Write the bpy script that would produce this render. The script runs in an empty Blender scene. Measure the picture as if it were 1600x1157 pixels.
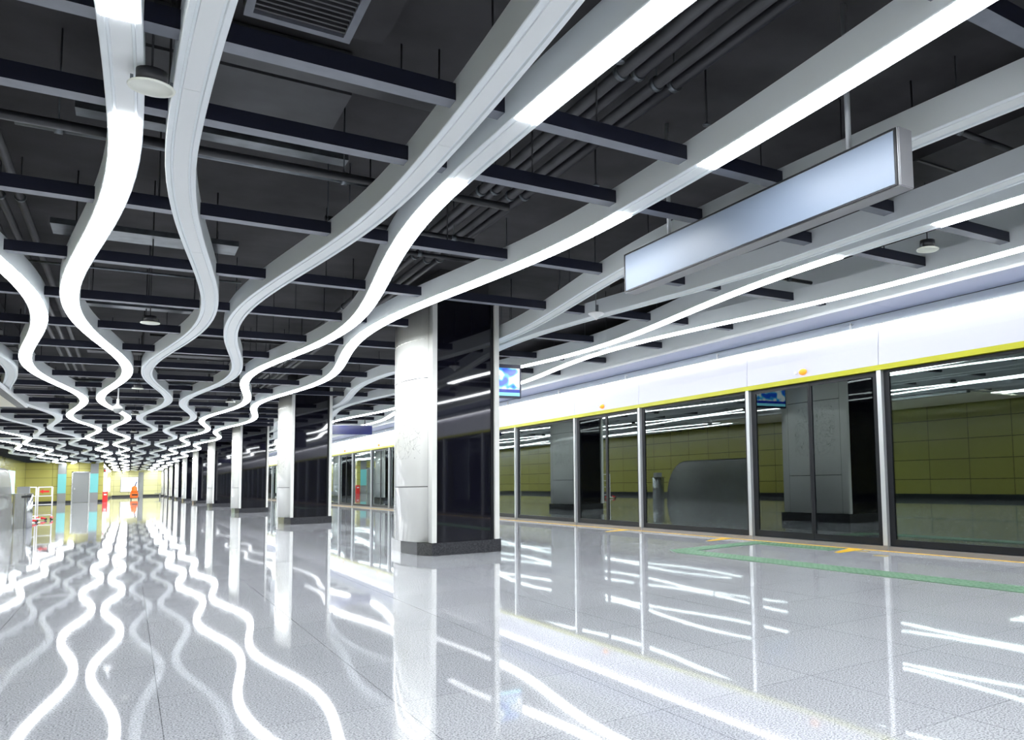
import bpy, bmesh, math, random
from mathutils import Matrix, Vector
PI = math.pi
random.seed(7)
S = bpy.context.scene
COL = S.collection

# ------------------------------------------------------------------ camera
cam = bpy.data.cameras.new('camera')
camo = bpy.data.objects.new('camera', cam)
COL.objects.link(camo)
F_PX, CX, CY = 1245.93, 1105.71, 640.37
right = Vector((0.8101211, -0.58575307, -0.02443662))
down = Vector((0.02770644, 0.07988805, -0.99641871))
fwd = Vector((0.58560751, 0.80654277, 0.08094812))
M = Matrix((( right.x, -down.x, -fwd.x, 0), (right.y, -down.y, -fwd.y, 0), (right.z, -down.z, -fwd.z, 0.95), (0, 0, 0, 1)))
camo.matrix_world = M
cam.sensor_fit = 'HORIZONTAL'
cam.sensor_width = 36
cam.lens = F_PX / 1600 * 36
cam.shift_x = (800 - CX) / 1600
cam.shift_y = (CY - 578.5) / 1600
cam.clip_start = 0.05
cam.clip_end = 400
S.camera = camo
# ------------------------------------------------------------------ world / exposure
w = bpy.data.worlds.new('world'); S.world = w; w.use_nodes = True
w.node_tree.nodes['Background'].inputs[0].default_value = (0.6, 0.75, 1.0, 1)
w.node_tree.nodes['Background'].inputs[1].default_value = 0.05
S.view_settings.view_transform = 'Standard'
S.view_settings.look = 'None'
S.view_settings.exposure = 0.0
S.view_settings.gamma = 1
S.view_settings.use_curve_mapping = False
LIGHT_STRIP = 27.0      # radiance of the wave light diffusers
LIGHT_COVE = 13.0       # radiance of the tube along the platform header

# ------------------------------------------------------------------ materials
def mat(name, col, rough=0.5, metal=0.0, emit=None, es=0.0, spec=0.5, coat=0.0):
    m = bpy.data.materials.new(name); m.use_nodes = True
    b = m.node_tree.nodes['Principled BSDF']
    b.inputs['Base Color'].default_value = (*col, 1)
    b.inputs['Roughness'].default_value = rough
    b.inputs['Metallic'].default_value = metal
    b.inputs['Specular IOR Level'].default_value = spec
    b.inputs['Coat Weight'].default_value = coat
    if emit:
        b.inputs['Emission Color'].default_value = (*emit, 1)
        b.inputs['Emission Strength'].default_value = es
    return m
def vary(m, scale=6.0, amt=0.12, stretch=(1, 1, 1)):
    """slight mottling of the base colour"""
    nt = m.node_tree; b = nt.nodes['Principled BSDF']
    c = tuple(b.inputs['Base Color'].default_value)
    tc = nt.nodes.new('ShaderNodeTexCoord'); mp = nt.nodes.new('ShaderNodeMapping')
    mp.inputs['Scale'].default_value = stretch
    n = nt.nodes.new('ShaderNodeTexNoise'); n.inputs['Scale'].default_value = scale; n.inputs['Detail'].default_value = 4
    r = nt.nodes.new('ShaderNodeValToRGB')
    r.color_ramp.elements[0].position = 0.3; r.color_ramp.elements[1].position = 0.7
    r.color_ramp.elements[0].color = tuple(max(0, x * (1 - amt)) for x in c[:3]) + (1,)
    r.color_ramp.elements[1].color = tuple(min(1, x * (1 + amt)) for x in c[:3]) + (1,)
    nt.links.new(tc.outputs['Object'], mp.inputs[0]); nt.links.new(mp.outputs[0], n.inputs[0])
    nt.links.new(n.outputs[0], r.inputs[0]); nt.links.new(r.outputs[0], b.inputs['Base Color'])
    return m

M_white = mat('strip_white', (0.80, 0.84, 0.86), 0.35)
M_rim = mat('strip_rim', (0.86, 0.88, 0.89), 0.3)
M_cover = mat('strip_cover', (0.80, 0.82, 0.82), 0.4)
M_diff = mat('diffuser_lit', (0.9, 0.9, 0.9), 0.5, emit=(0.93, 0.97, 1.0), es=LIGHT_STRIP)
M_tube = mat('cove_tube', (0.9, 0.9, 0.9), 0.5, emit=(0.95, 0.96, 1.0), es=LIGHT_COVE)
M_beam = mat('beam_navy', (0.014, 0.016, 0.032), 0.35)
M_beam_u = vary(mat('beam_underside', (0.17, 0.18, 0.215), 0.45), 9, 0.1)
M_slab = vary(mat('slab_dark', (0.040, 0.038, 0.041), 0.85), 1.2, 0.5)
M_duct = vary(mat('duct_dark', (0.055, 0.055, 0.06), 0.55), 3, 0.3)
M_pipe = mat('pipe_dark', (0.025, 0.025, 0.03), 0.4)
M_zinc = vary(mat('zinc_dark', (0.13, 0.145, 0.16), 0.35, 0.7), 8, 0.3)
M_rod = mat('rod_black', (0.03, 0.03, 0.035), 0.5)
M_steel = vary(mat('steel_brushed', (0.55, 0.56, 0.56), 0.22, 1.0), 5, 0.12, (1, 1, 12))
M_post = mat('post_aluminium', (0.62, 0.64, 0.66), 0.35, 0.6)
M_sill = mat('sill_metal', (0.35, 0.34, 0.36), 0.35, 0.8)
M_blackglass = mat('black_glass', (0.005, 0.005, 0.010), 0.03, spec=0.75, coat=0.3)
M_frameblk = mat('frame_black', (0.008, 0.009, 0.012), 0.4, spec=0.3)
M_plinth = vary(mat('plinth_granite', (0.045, 0.046, 0.052), 0.15), 60, 0.4)
M_yellow = mat('trim_yellow', (0.46, 0.45, 0.0), 0.4)
M_header = mat('header_white', (0.54, 0.54, 0.62), 0.35)
M_greyband = mat('header_grey', (0.50, 0.55, 0.62), 0.5)
M_lav = mat('soffit_lavender', (0.42, 0.46, 0.62), 0.4)
M_orange = mat('lamp_orange', (0.9, 0.32, 0.02), 0.3, emit=(1.0, 0.35, 0.03), es=0.6)
M_cream = mat('soffit_cream', (0.80, 0.76, 0.62), 0.5)
M_speaker = mat('speaker_cream', (0.82, 0.83, 0.74), 0.5)
M_signface = mat('sign_face', (0.22, 0.27, 0.36), 0.4)
M_signframe = mat('sign_frame', (0.38, 0.38, 0.40), 0.35, 0.4)
M_bluesign = mat('sign_navy', (0.01, 0.015, 0.09), 0.15)
M_red = mat('red_plastic', (0.75, 0.02, 0.02), 0.4)
M_orangeplastic = mat('orange_plastic', (0.95, 0.17, 0.01), 0.5)
M_rubber = mat('rubber_black', (0.02, 0.02, 0.02), 0.6)
M_whitepaint = mat('white_paint', (0.85, 0.85, 0.85), 0.35)
M_cyanlit = mat('cyan_panel', (0.10, 0.28, 0.28), 0.2, emit=(0.22, 0.75, 0.76), es=0.55)
M_whitelit = mat('white_lightbox', (0.9, 0.9, 0.9), 0.3, emit=(1, 1, 1), es=2.6)
M_greypanel = mat('grey_panel', (0.27, 0.28, 0.28), 0.35)
M_dkbase = mat('base_black', (0.012, 0.014, 0.018), 0.3)
M_tun = vary(mat('tunnel_dark', (0.02, 0.022, 0.022), 0.9), 1, 0.5)
M_tac = mat('tactile_green', (0.115, 0.225, 0.135), 0.5)
M_lineY = mat('line_yellow', (0.80, 0.46, 0.01), 0.4)
M_brass = mat('marker_brown', (0.35, 0.26, 0.10), 0.4)
M_bluescr = None

def floor_mat():
    m = bpy.data.materials.new('granite_floor'); m.use_nodes = True
    nt = m.node_tree; b = nt.nodes['Principled BSDF']; L = nt.links.new
    tc = nt.nodes.new('ShaderNodeTexCoord')
    n = nt.nodes.new('ShaderNodeTexNoise'); n.inputs['Scale'].default_value = 130; n.inputs['Detail'].default_value = 3
    r = nt.nodes.new('ShaderNodeValToRGB'); e = r.color_ramp.elements
    e[0].position = 0.34; e[0].color = (0.20, 0.205, 0.22, 1); e[1].position = 0.58; e[1].color = (0.60, 0.61, 0.64, 1)
    n2 = nt.nodes.new('ShaderNodeTexNoise'); n2.inputs['Scale'].default_value = 1.3; n2.inputs['Detail'].default_value = 2
    r2 = nt.nodes.new('ShaderNodeValToRGB'); r2.color_ramp.elements[0].color = (0.86, 0.86, 0.87, 1); r2.color_ramp.elements[1].color = (1, 1, 1, 1)
    mp = nt.nodes.new('ShaderNodeMapping'); mp.inputs['Location'].default_value = (-0.96, -0.35, 0)
    br = nt.nodes.new('ShaderNodeTexBrick'); br.offset = 0
    br.inputs['Scale'].default_value = 1; br.inputs['Brick Width'].default_value = 0.825; br.inputs['Row Height'].default_value = 0.825
    br.inputs['Mortar Size'].default_value = 0.0022; br.inputs['Mortar Smooth'].default_value = 0.3
    br.inputs['Color1'].default_value = (1, 1, 1, 1); br.inputs['Color2'].default_value = (0.93, 0.93, 0.94, 1); br.inputs['Mortar'].default_value = (0.45, 0.45, 0.46, 1)
    mx = nt.nodes.new('ShaderNodeMix'); mx.data_type = 'RGBA'; mx.blend_type = 'MULTIPLY'; mx.inputs[0].default_value = 1
    mx2 = nt.nodes.new('ShaderNodeMix'); mx2.data_type = 'RGBA'; mx2.blend_type = 'MULTIPLY'; mx2.inputs[0].default_value = 1
    L(tc.outputs['Object'], n.inputs[0]); L(tc.outputs['Object'], n2.inputs[0]); L(tc.outputs['Object'], mp.inputs[0]); L(mp.outputs[0], br.inputs[0])
    L(n.outputs[0], r.inputs[0]); L(n2.outputs[0], r2.inputs[0])
    L(r.outputs[0], mx.inputs[6]); L(br.outputs[0], mx.inputs[7]); L(mx.outputs[2], mx2.inputs[6]); L(r2.outputs[0], mx2.inputs[7])
    L(mx2.outputs[2], b.inputs['Base Color'])
    b.inputs['Roughness'].default_value = 0.03
    b.inputs['Specular IOR Level'].default_value = 0.48
    return m
M_floor = floor_mat()

def tile_wall(name, c1, c2, mortar, bw, bh, axes='xz', rough=0.2):
    m = bpy.data.materials.new(name); m.use_nodes = True
    nt = m.node_tree; b = nt.nodes['Principled BSDF']; L = nt.links.new
    tc = nt.nodes.new('ShaderNodeTexCoord'); sp = nt.nodes.new('ShaderNodeSeparateXYZ'); cb = nt.nodes.new('ShaderNodeCombineXYZ')
    br = nt.nodes.new('ShaderNodeTexBrick'); br.offset = 0
    br.inputs['Scale'].default_value = 1; br.inputs['Brick Width'].default_value = bw; br.inputs['Row Height'].default_value = bh
    br.inputs['Mortar Size'].default_value = 0.012
    br.inputs['Color1'].default_value = (*c1, 1); br.inputs['Color2'].default_value = (*c2, 1); br.inputs['Mortar'].default_value = (*mortar, 1)
    L(tc.outputs['Object'], sp.inputs[0])
    L(sp.outputs['XYZ'.index(axes[0].upper())], cb.inputs[0]); L(sp.outputs[2], cb.inputs[1])
    L(cb.outputs[0], br.inputs[0]); L(br.outputs[0], b.inputs['Base Color'])
    b.inputs['Roughness'].default_value = rough
    return m
M_wallY = tile_wall('wall_olive_panels_y', (0.42, 0.40, 0.11), (0.38, 0.36, 0.09), (0.08, 0.08, 0.03), 1.5, 0.62, 'yz')
M_wallX = tile_wall('wall_olive_panels_x', (0.50, 0.46, 0.12), (0.46, 0.42, 0.10), (0.15, 0.14, 0.05), 1.5, 0.62, 'xz')
M_wallEnd = tile_wall('wall_pale_panels', (0.76, 0.74, 0.40), (0.70, 0.68, 0.34), (0.35, 0.34, 0.18), 1.35, 0.62, 'xz')

def glass_mat():
    m = bpy.data.materials.new('screen_glass'); m.use_nodes = True
    nt = m.node_tree; L = nt.links.new
    for n in list(nt.nodes):
        if n.type == 'BSDF_PRINCIPLED': nt.nodes.remove(n)
    out = [n for n in nt.nodes if n.type == 'OUTPUT_MATERIAL'][0]
    tr = nt.nodes.new('ShaderNodeBsdfTransparent'); tr.inputs[0].default_value = (0.62, 0.68, 0.66, 1)
    gl = nt.nodes.new('ShaderNodeBsdfGlossy'); gl.inputs['Roughness'].default_value = 0.012; gl.inputs[0].default_value = (0.80, 0.90, 0.88, 1)
    fr = nt.nodes.new('ShaderNodeFresnel'); fr.inputs[0].default_value = 1.5
    ma = nt.nodes.new('ShaderNodeMath'); ma.operation = 'MULTIPLY_ADD'; ma.inputs[1].default_value = 1.2; ma.inputs[2].default_value = 0.10
    ma.use_clamp = True
    mx = nt.nodes.new('ShaderNodeMixShader')
    L(fr.outputs[0], ma.inputs[0]); L(ma.outputs[0], mx.inputs[0]); L(tr.outputs[0], mx.inputs[1]); L(gl.outputs[0], mx.inputs[2]); L(mx.outputs[0], out.inputs[0])
    return m
M_glass = glass_mat()

def shell_mat():
    """white enamel column cladding with faint engraved line work on the middle panel"""
    m = mat('column_enamel', (0.80, 0.80, 0.76), 0.12)
    nt = m.node_tree; b = nt.nodes['Principled BSDF']; L = nt.links.new
    tc = nt.nodes.new('ShaderNodeTexCoord'); sp = nt.nodes.new('ShaderNodeSeparateXYZ')
    L(tc.outputs['Object'], sp.inputs[0])
    v = nt.nodes.new('ShaderNodeTexVoronoi'); v.feature = 'DISTANCE_TO_EDGE'; v.inputs['Scale'].default_value = 7
    n = nt.nodes.new('ShaderNodeTexNoise'); n.inputs['Scale'].default_value = 3
    ad = nt.nodes.new('ShaderNodeVectorMath'); ad.operation = 'ADD'
    L(tc.outputs['Object'], n.inputs[0]); L(tc.outputs['Object'], ad.inputs[0]); L(n.outputs[1], ad.inputs[1]); L(ad.outputs[0], v.inputs[0])
    lt = nt.nodes.new('ShaderNodeMath'); lt.operation = 'LESS_THAN'; lt.inputs[1].default_value = 0.018; L(v.outputs[0], lt.inputs[0])
    def rng(sock, lo, hi):
        a = nt.nodes.new('ShaderNodeMath'); a.operation = 'GREATER_THAN'; a.inputs[1].default_value = lo
        c = nt.nodes.new('ShaderNodeMath'); c.operation = 'LESS_THAN'; c.inputs[1].default_value = hi
        d = nt.nodes.new('ShaderNodeMath'); d.operation = 'MULTIPLY'
        L(sock, a.inputs[0]); L(sock, c.inputs[0]); L(a.outputs[0], d.inputs[0]); L(c.outputs[0], d.inputs[1]); return d.outputs[0]
    z = rng(sp.outputs[2], 1.25, 2.2); y = rng(sp.outputs[1], 0.30, 1.40)
    m1 = nt.nodes.new('ShaderNodeMath'); m1.operation = 'MULTIPLY'; L(z, m1.inputs[0]); L(y, m1.inputs[1])
    m2 = nt.nodes.new('ShaderNodeMath'); m2.operation = 'MULTIPLY'; L(m1.outputs[0], m2.inputs[0]); L(lt.outputs[0], m2.inputs[1])
    mx = nt.nodes.new('ShaderNodeMix'); mx.data_type = 'RGBA'; mx.inputs[6].default_value = (0.80, 0.80, 0.76, 1); mx.inputs[7].default_value = (0.40, 0.40, 0.38, 1)
    L(m2.outputs[0], mx.inputs[0]); L(mx.outputs[2], b.inputs['Base Color'])
    return m
M_shell = shell_mat()
M_seam = mat('seam_grey', (0.07, 0.07, 0.068), 0.6)

# ------------------------------------------------------------------ helpers
def box(bm, x0, x1, y0, y1, z0, z1, mi=0):
    v = [bm.verts.new(p) for p in ((x0, y0, z0), (x1, y0, z0), (x1, y1, z0), (x0, y1, z0), (x0, y0, z1), (x1, y0, z1), (x1, y1, z1), (x0, y1, z1))]
    fs = [(3, 2, 1, 0), (4, 5, 6, 7), (0, 1, 5, 4), (1, 2, 6, 5), (2, 3, 7, 6), (3, 0, 4, 7)]
    out = []
    for i, f in enumerate(fs):
        a = bm.faces.new([v[j] for j in f]); a.material_index = mi; out.append(a)
    return out
def tube(bm, p0, p1, r, n=10, r1=None, cap=True):
    p0, p1 = Vector(p0), Vector(p1); d = (p1 - p0).normalized()
    a = d.orthogonal().normalized(); b = d.cross(a)
    r1 = r if r1 is None else r1
    A = [bm.verts.new(p0 + (a * math.cos(t) + b * math.sin(t)) * r) for t in [2 * PI * i / n for i in range(n)]]
    B = [bm.verts.new(p1 + (a * math.cos(t) + b * math.sin(t)) * r1) for t in [2 * PI * i / n for i in range(n)]]
    for i in range(n):
        f = bm.faces.new((A[i], A[(i + 1) % n], B[(i + 1) % n], B[i])); f.smooth = True
    if cap:
        bm.faces.new(A[::-1]); bm.faces.new(B)
def lathe(bm, prof, n=24, c=(0, 0, 0)):
    """prof: list of (r, z)"""
    rings = []
    for r, z in prof:
        if r < 1e-6: rings.append([bm.verts.new((c[0], c[1], c[2] + z))])
        else: rings.append([bm.verts.new((c[0] + r * math.cos(2 * PI * i / n), c[1] + r * math.sin(2 * PI * i / n), c[2] + z)) for i in range(n)])
    for A, B in zip(rings, rings[1:]):
        for i in range(n):
            j = (i + 1) % n
            if len(A) == 1: f = bm.faces.new((A[0], B[i], B[j]))
            elif len(B) == 1: f = bm.faces.new((A[i], B[0], A[j]))
            else: f = bm.faces.new((A[i], B[i], B[j], A[j]))
            f.smooth = True
def extrude_y(bm, prof, y0, y1, mi=None):
    """closed profile [(x,z)] swept along y"""
    A = [bm.verts.new((x, y0, z)) for x, z in prof]; B = [bm.verts.new((x, y1, z)) for x, z in prof]
    n = len(prof)
    for i in range(n): 
        f = bm.faces.new((A[i], A[(i + 1) % n], B[(i + 1) % n], B[i]))
    bm.faces.new(A[::-1]); bm.faces.new(B)
def obj(name, bm, m, parent=None, loc=None, smooth=False):
    bmesh.ops.recalc_face_normals(bm, faces=bm.faces[:])
    me = bpy.data.meshes.new(name); bm.to_mesh(me); bm.free()
    for x in (m if isinstance(m, (list, tuple)) else [m]): me.materials.append(x)
    o = bpy.data.objects.new(name, me); COL.objects.link(o)
    if parent: o.parent = parent
    if loc: o.location = loc
    return o
def NB(): return bmesh.new()
def thing(name, label, cat, loc=(0, 0, 0), group=None, rz=0):
    o = bpy.data.objects.new(name, None); COL.objects.link(o); o.location = loc; o.rotation_euler = (0, 0, rz)
    o.empty_display_size = 0.1
    tag(o, label, cat, group); return o
def tag(o, label, cat, group=None):
    o['label'] = label; o['category'] = cat
    if group: o['group'] = group
    return o
def struct(name, bm, m):
    o = obj(name, bm, m); o['kind'] = 'structure'; return o
def bxo(name, m, parent, *a):
    bm = NB(); box(bm, *a); return obj(name, bm, m, parent)
def dup(root, loc, label=None):
    r = root.copy(); COL.objects.link(r); r.location = loc
    if label: r['label'] = label
    for ch in list(root.children):
        c = ch.copy(); COL.objects.link(c); c.parent = r
        for g in list(ch.children):
            d = g.copy(); COL.objects.link(d); d.parent = c
    return r
ONES = 'zeroth first second third fourth fifth sixth seventh eighth ninth tenth eleventh twelfth thirteenth fourteenth fifteenth sixteenth seventeenth eighteenth nineteenth'.split()
TENS = {20: 'twent', 30: 'thirt', 40: 'fort', 50: 'fift', 60: 'sixt', 70: 'sevent', 80: 'eight'}
def nth(n):
    if n < 20: return ONES[n]
    t, u = n // 10 * 10, n % 10
    return TENS[t] + 'ieth' if u == 0 else TENS[t] + 'y-' + ONES[u]

# ------------------------------------------------------------------ setting
YEND, YBACK, XL, XT = 111.0, -14.0, -6.0, 11.2
P = 10.95                      # column bay
bm = NB(); box(bm, XL, 7.34, YBACK, YEND, -0.12, 0); struct('floor', bm, M_floor)
bm = NB(); box(bm, 7.34, XT, YBACK, YEND, -1.2, -1.1); struct('trim_1', bm, M_tun)
bm = NB(); box(bm, 7.30, 7.42, YBACK, YEND, -1.1, -0.121); struct('trim_2', bm, M_tun)
bm = NB(); box(bm, XL - 0.2, XT + 0.2, YBACK, YEND, 3.75, 3.95); struct('ceiling', bm, M_slab)
bm = NB(); box(bm, XL - 0.2, XL, YBACK, YEND, -0.12, 3.75); struct('wall_left', bm, M_wallY)
bm = NB(); box(bm, XT, XT + 0.2, YBACK, YEND, -1.2, 3.75); struct('wall_right', bm, M_tun)
bm = NB(); box(bm, XL - 0.2, XT + 0.2, YEND, YEND + 0.2, -1.2, 3.75); struct('wall_far', bm, M_wallEnd)
bm = NB(); box(bm, XL - 0.2, XT + 0.2, YBACK - 0.2, YBACK, -1.2, 3.75); struct('wall_back', bm, M_wallX)
bm = NB(); box(bm, XL, XL + 0.02, YBACK, 75, 0, 0.16); struct('baseboard_left', bm, M_dkbase)
bm = NB(); box(bm, -1.5, 7.3, YEND - 0.02, YEND, 0, 0.22); struct('baseboard_far', bm, M_dkbase)
# block of rooms at the left end of the hall
bm = NB(); box(bm, XL, -1.55, 75, YEND, 0, 2.98); struct('wall_room_block', bm, M_wallX)
bm = NB(); box(bm, XL, -3.40, 74.97, 75, 0, 0.17); box(bm, -2.30, -1.53, 74.97, 75, 0, 0.17); box(bm, -1.55, -1.53, 75, YEND, 0, 0.17); struct('baseboard_room_block', bm, M_dkbase)
bm = NB(); box(bm, XL, -1.50, 74.9, 75.0, 2.98, 3.75); struct('trim_3', bm, M_greypanel)
# door
d = thing('door_1', 'grey steel service door in the yellow wall at the left end of the hall', 'door', (-2.86, 74.97, 0))
del d['label']; del d['category']; d['kind'] = 'structure'
bm = NB(); box(bm, -0.54, -0.46, -0.08, 0, 0, 2.28); box(bm, 0.46, 0.54, -0.08, 0, 0, 2.28); box(bm, -0.54, 0.54, -0.08, 0, 2.2, 2.28); obj('door_frame', bm, M_steel, d)
bxo('door_leaf', M_greypanel, d, -0.46, 0.46, -0.04, 0, 0.01, 2.2)
h_ = bxo('door_handle', M_steel, d, -0.40, -0.34, -0.10, -0.04, 0.95, 1.10)
# tunnel-side rail bed
t = thing('track_rails', 'pair of steel rails in the dark track bed behind the glass', 'rail', (9.2, 0, -1.1))
for s in (-0.72, 0.72): bxo('rail', M_sill, t, s - 0.035, s + 0.035, YBACK, YEND, 0, 0.14)

# ------------------------------------------------------------------ ceiling wave strips
ZB, HS, WS = 2.88, 0.185, 0.158
AMP, YP = 0.238, 16.1
def ph(y):
    """phase: the wave is stretched on the near side of the ceiling joint"""
    q = y - (YP - P)
    return (2 * PI * q / P, 2 * PI / P) if q > 0 else (2 * PI * q / 20.0, 2 * PI / 20.0)
def wx(x0, s, y): return x0 + s * AMP * math.cos(ph(y)[0])
def sweep(bm, prof, x0, s, y0, y1, step=0.3):
    """profile [(u,z)] (u across) swept along the wave"""
    n = max(2, int((y1 - y0) / step) + 1); rings = []
    for i in range(n + 1):
        y = y0 + (y1 - y0) * i / n
        x = wx(x0, s, y); sl = -s * AMP * ph(y)[1] * math.sin(ph(y)[0])
        q = 1 / math.hypot(1, sl)
        rings.append([bm.verts.new((x + u * q, y - u * sl * q, z)) for u, z in prof])
    k = len(prof)
    for A, B in zip(rings, rings[1:]):
        for j in range(k):
            bm.faces.new((A[j], A[(j + 1) % k], B[(j + 1) % k], B[j]))
    bm.faces.new(rings[0][::-1]); bm.faces.new(rings[-1])
hw = WS / 2
BODY = [(-hw, ZB + HS), (-hw, ZB + 0.004), (-hw + 0.004, ZB), (-hw + 0.026, ZB), (-hw + 0.030, ZB + 0.012), (hw - 0.030, ZB + 0.012), (hw - 0.026, ZB), (hw - 0.004, ZB), (hw, ZB + 0.004), (hw, ZB + HS)]
DIFF = [(-hw + 0.012, ZB - 0.001), (-hw + 0.020, ZB - 0.007), (hw - 0.020, ZB - 0.007), (hw - 0.012, ZB - 0.001)]
DIFF = [(-hw + 0.010, ZB - 0.0005), (-hw + 0.018, ZB - 0.008), (hw - 0.018, ZB - 0.008), (hw - 0.010, ZB - 0.0005)]
COVER = [(-hw + 0.040, ZB + 0.0115), (-hw + 0.042, ZB + 0.004), (hw - 0.042, ZB + 0.004), (hw - 0.040, ZB + 0.0115)]
GAP0, GAP1 = 3.93, 5.01
STR = [  # x0, sign, lit, y0, y1, label
 (-4.70, 1, False, 10, 74.85, 'unlit white wave strip running beside the far left wall, outermost on the left'),
 (-3.98, -1, True, 10, 74.85, 'lit wave strip, second from the left wall, ending at the yellow room block'),
 (-3.27, 1, True, 10, 74.85, 'lit wave strip, third from the left wall, ending at the yellow room block'),
 (-2.53, -1, False, 10, 74.85, 'unlit wave strip, second one left of the leftmost bright strip'),
 (-1.80, 1, False, 10, 74.85, 'unlit wave strip next to the cream soffit, just left of the leftmost bright strip'),
 (-1.07, -1, True, -9, 110.8, 'bright lit wave strip entering from the left edge of the photo'),
 (-0.305, 1, True, -9, 110.8, 'bright lit wave strip snaking down from the top left past the round speaker'),
 (0.43, -1, False, -9, 110.8, 'unlit white wave strip just right of the round speaker at top left'),
 (1.195, 1, False, -9, 110.8, 'unlit wide white wave strip sweeping from top centre, left of two bright ones'),
 (1.91, -1, True, -9, 110.8, 'bright lit wave strip with a dark gap, leaving the top edge near the middle'),
 (2.67, 1, True, -9, 110.8, 'bright lit wave strip passing over the white faces of the columns'),
 (3.92, -1, False, -9, 110.8, 'unlit wave strip right behind the hanging grey blank sign'),
 (4.62, 1, False, -9, 110.8, 'unlit wave strip below the hanging blank sign, second right of the columns'),
 (5.37, -1, True, -9, 110.8, 'thin lit wave strip, third right of the columns over the platform'),
 (6.15, 1, True, -9, 110.8, 'thin lit wave strip nearest the white header over the screen doors'),
]
for x0, s, lit, y0, y1, lab in STR:
    t = thing('wave_light_strip', lab, 'ceiling light', (x0, y0, ZB), 'wavy ceiling strips')
    def part(nm, prof, a, b, m):
        bm = NB(); sweep(bm, prof, x0, s, a, b); bmesh.ops.translate(bm, verts=bm.verts[:], vec=(-x0, -y0, -ZB)); return obj(nm, bm, m, t)
    part('housing', BODY, y0, y1, [M_white])
    if lit:
        if y0 < 0 and x0 < 6:
            part('diffuser', DIFF, y0 + 0.02, GAP0, M_diff); part('diffuser', DIFF, GAP1, y1 - 0.02, M_diff)
            part('cover_panel', COVER, GAP0 + 0.01, GAP1 - 0.01, M_cover)
        else: part('diffuser', DIFF, y0 + 0.02, y1 - 0.02, M_diff)
    else:
        a = y0 + 0.02; b_ = 4.5 if y0 < 0 else 16.0
        part('cover_panel', COVER, a, b_ - 0.004, M_cover); 
        nseg = [b_, b_ + 3.2, b_ + 6.9, b_ + 12.0, y1 - 0.02]
        for p, q in zip(nseg, nseg[1:]): part('cover_panel', COVER, p, q - 0.006, M_cover)

# ------------------------------------------------------------------ beams across the hall
BZ0, BZ1, BW = 2.945, 3.037, 0.105
ybeams = [1.95 - 1.825 * k for k in range(1, 6)][::-1] + [1.95, 4.03] + [4.97 + 1.825 * k for k in range(58)]
rod_bm_x = [-5.3, -1.42, 0.12, 1.56, 2.2, 4.27, 4.99, 5.77]
def beam(y, xa, xb, lab, rods):
    t = thing('ceiling_beam', lab, 'beam', (xa, y, BZ0), 'dark beams crossing the ceiling')
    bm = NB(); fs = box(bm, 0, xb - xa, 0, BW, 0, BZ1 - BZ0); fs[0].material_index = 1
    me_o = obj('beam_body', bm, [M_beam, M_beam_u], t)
    if rods:
        for rx in rod_bm_x:
            if xa + 0.05 < rx < xb - 0.05:
                bm = NB(); tube(bm, (rx - xa, BW / 2, BZ1 - BZ0), (rx - xa, BW / 2, 3.75 - BZ0), 0.006, 6); obj('hanger_rod', bm, M_rod, t)
n = 0
for y in ybeams:
    if y > 110: break
    n += 1
    vis = y > 1.7
    xl = XL + 0.01 if y < 74.5 else -1.5
    k = (y - 10.35) / P
    isc = abs(k - round(k)) * P < 0.35 or (0 <= (k % 1) * P < 1.75)
    rods = 1 < y < 24
    lab = nth(n) + ' dark navy ceiling beam counted from behind the camera'
    if vis: lab = nth(n - 5) + ' dark navy beam across the ceiling, counted from the camera'
    if isc:
        beam(y, xl, 2.86, lab + ', hall side of the column', rods); beam(y, 4.10, 6.73, lab + ', platform side of the column', rods)
    else: beam(y, xl, 6.73, lab, rods)

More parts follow.
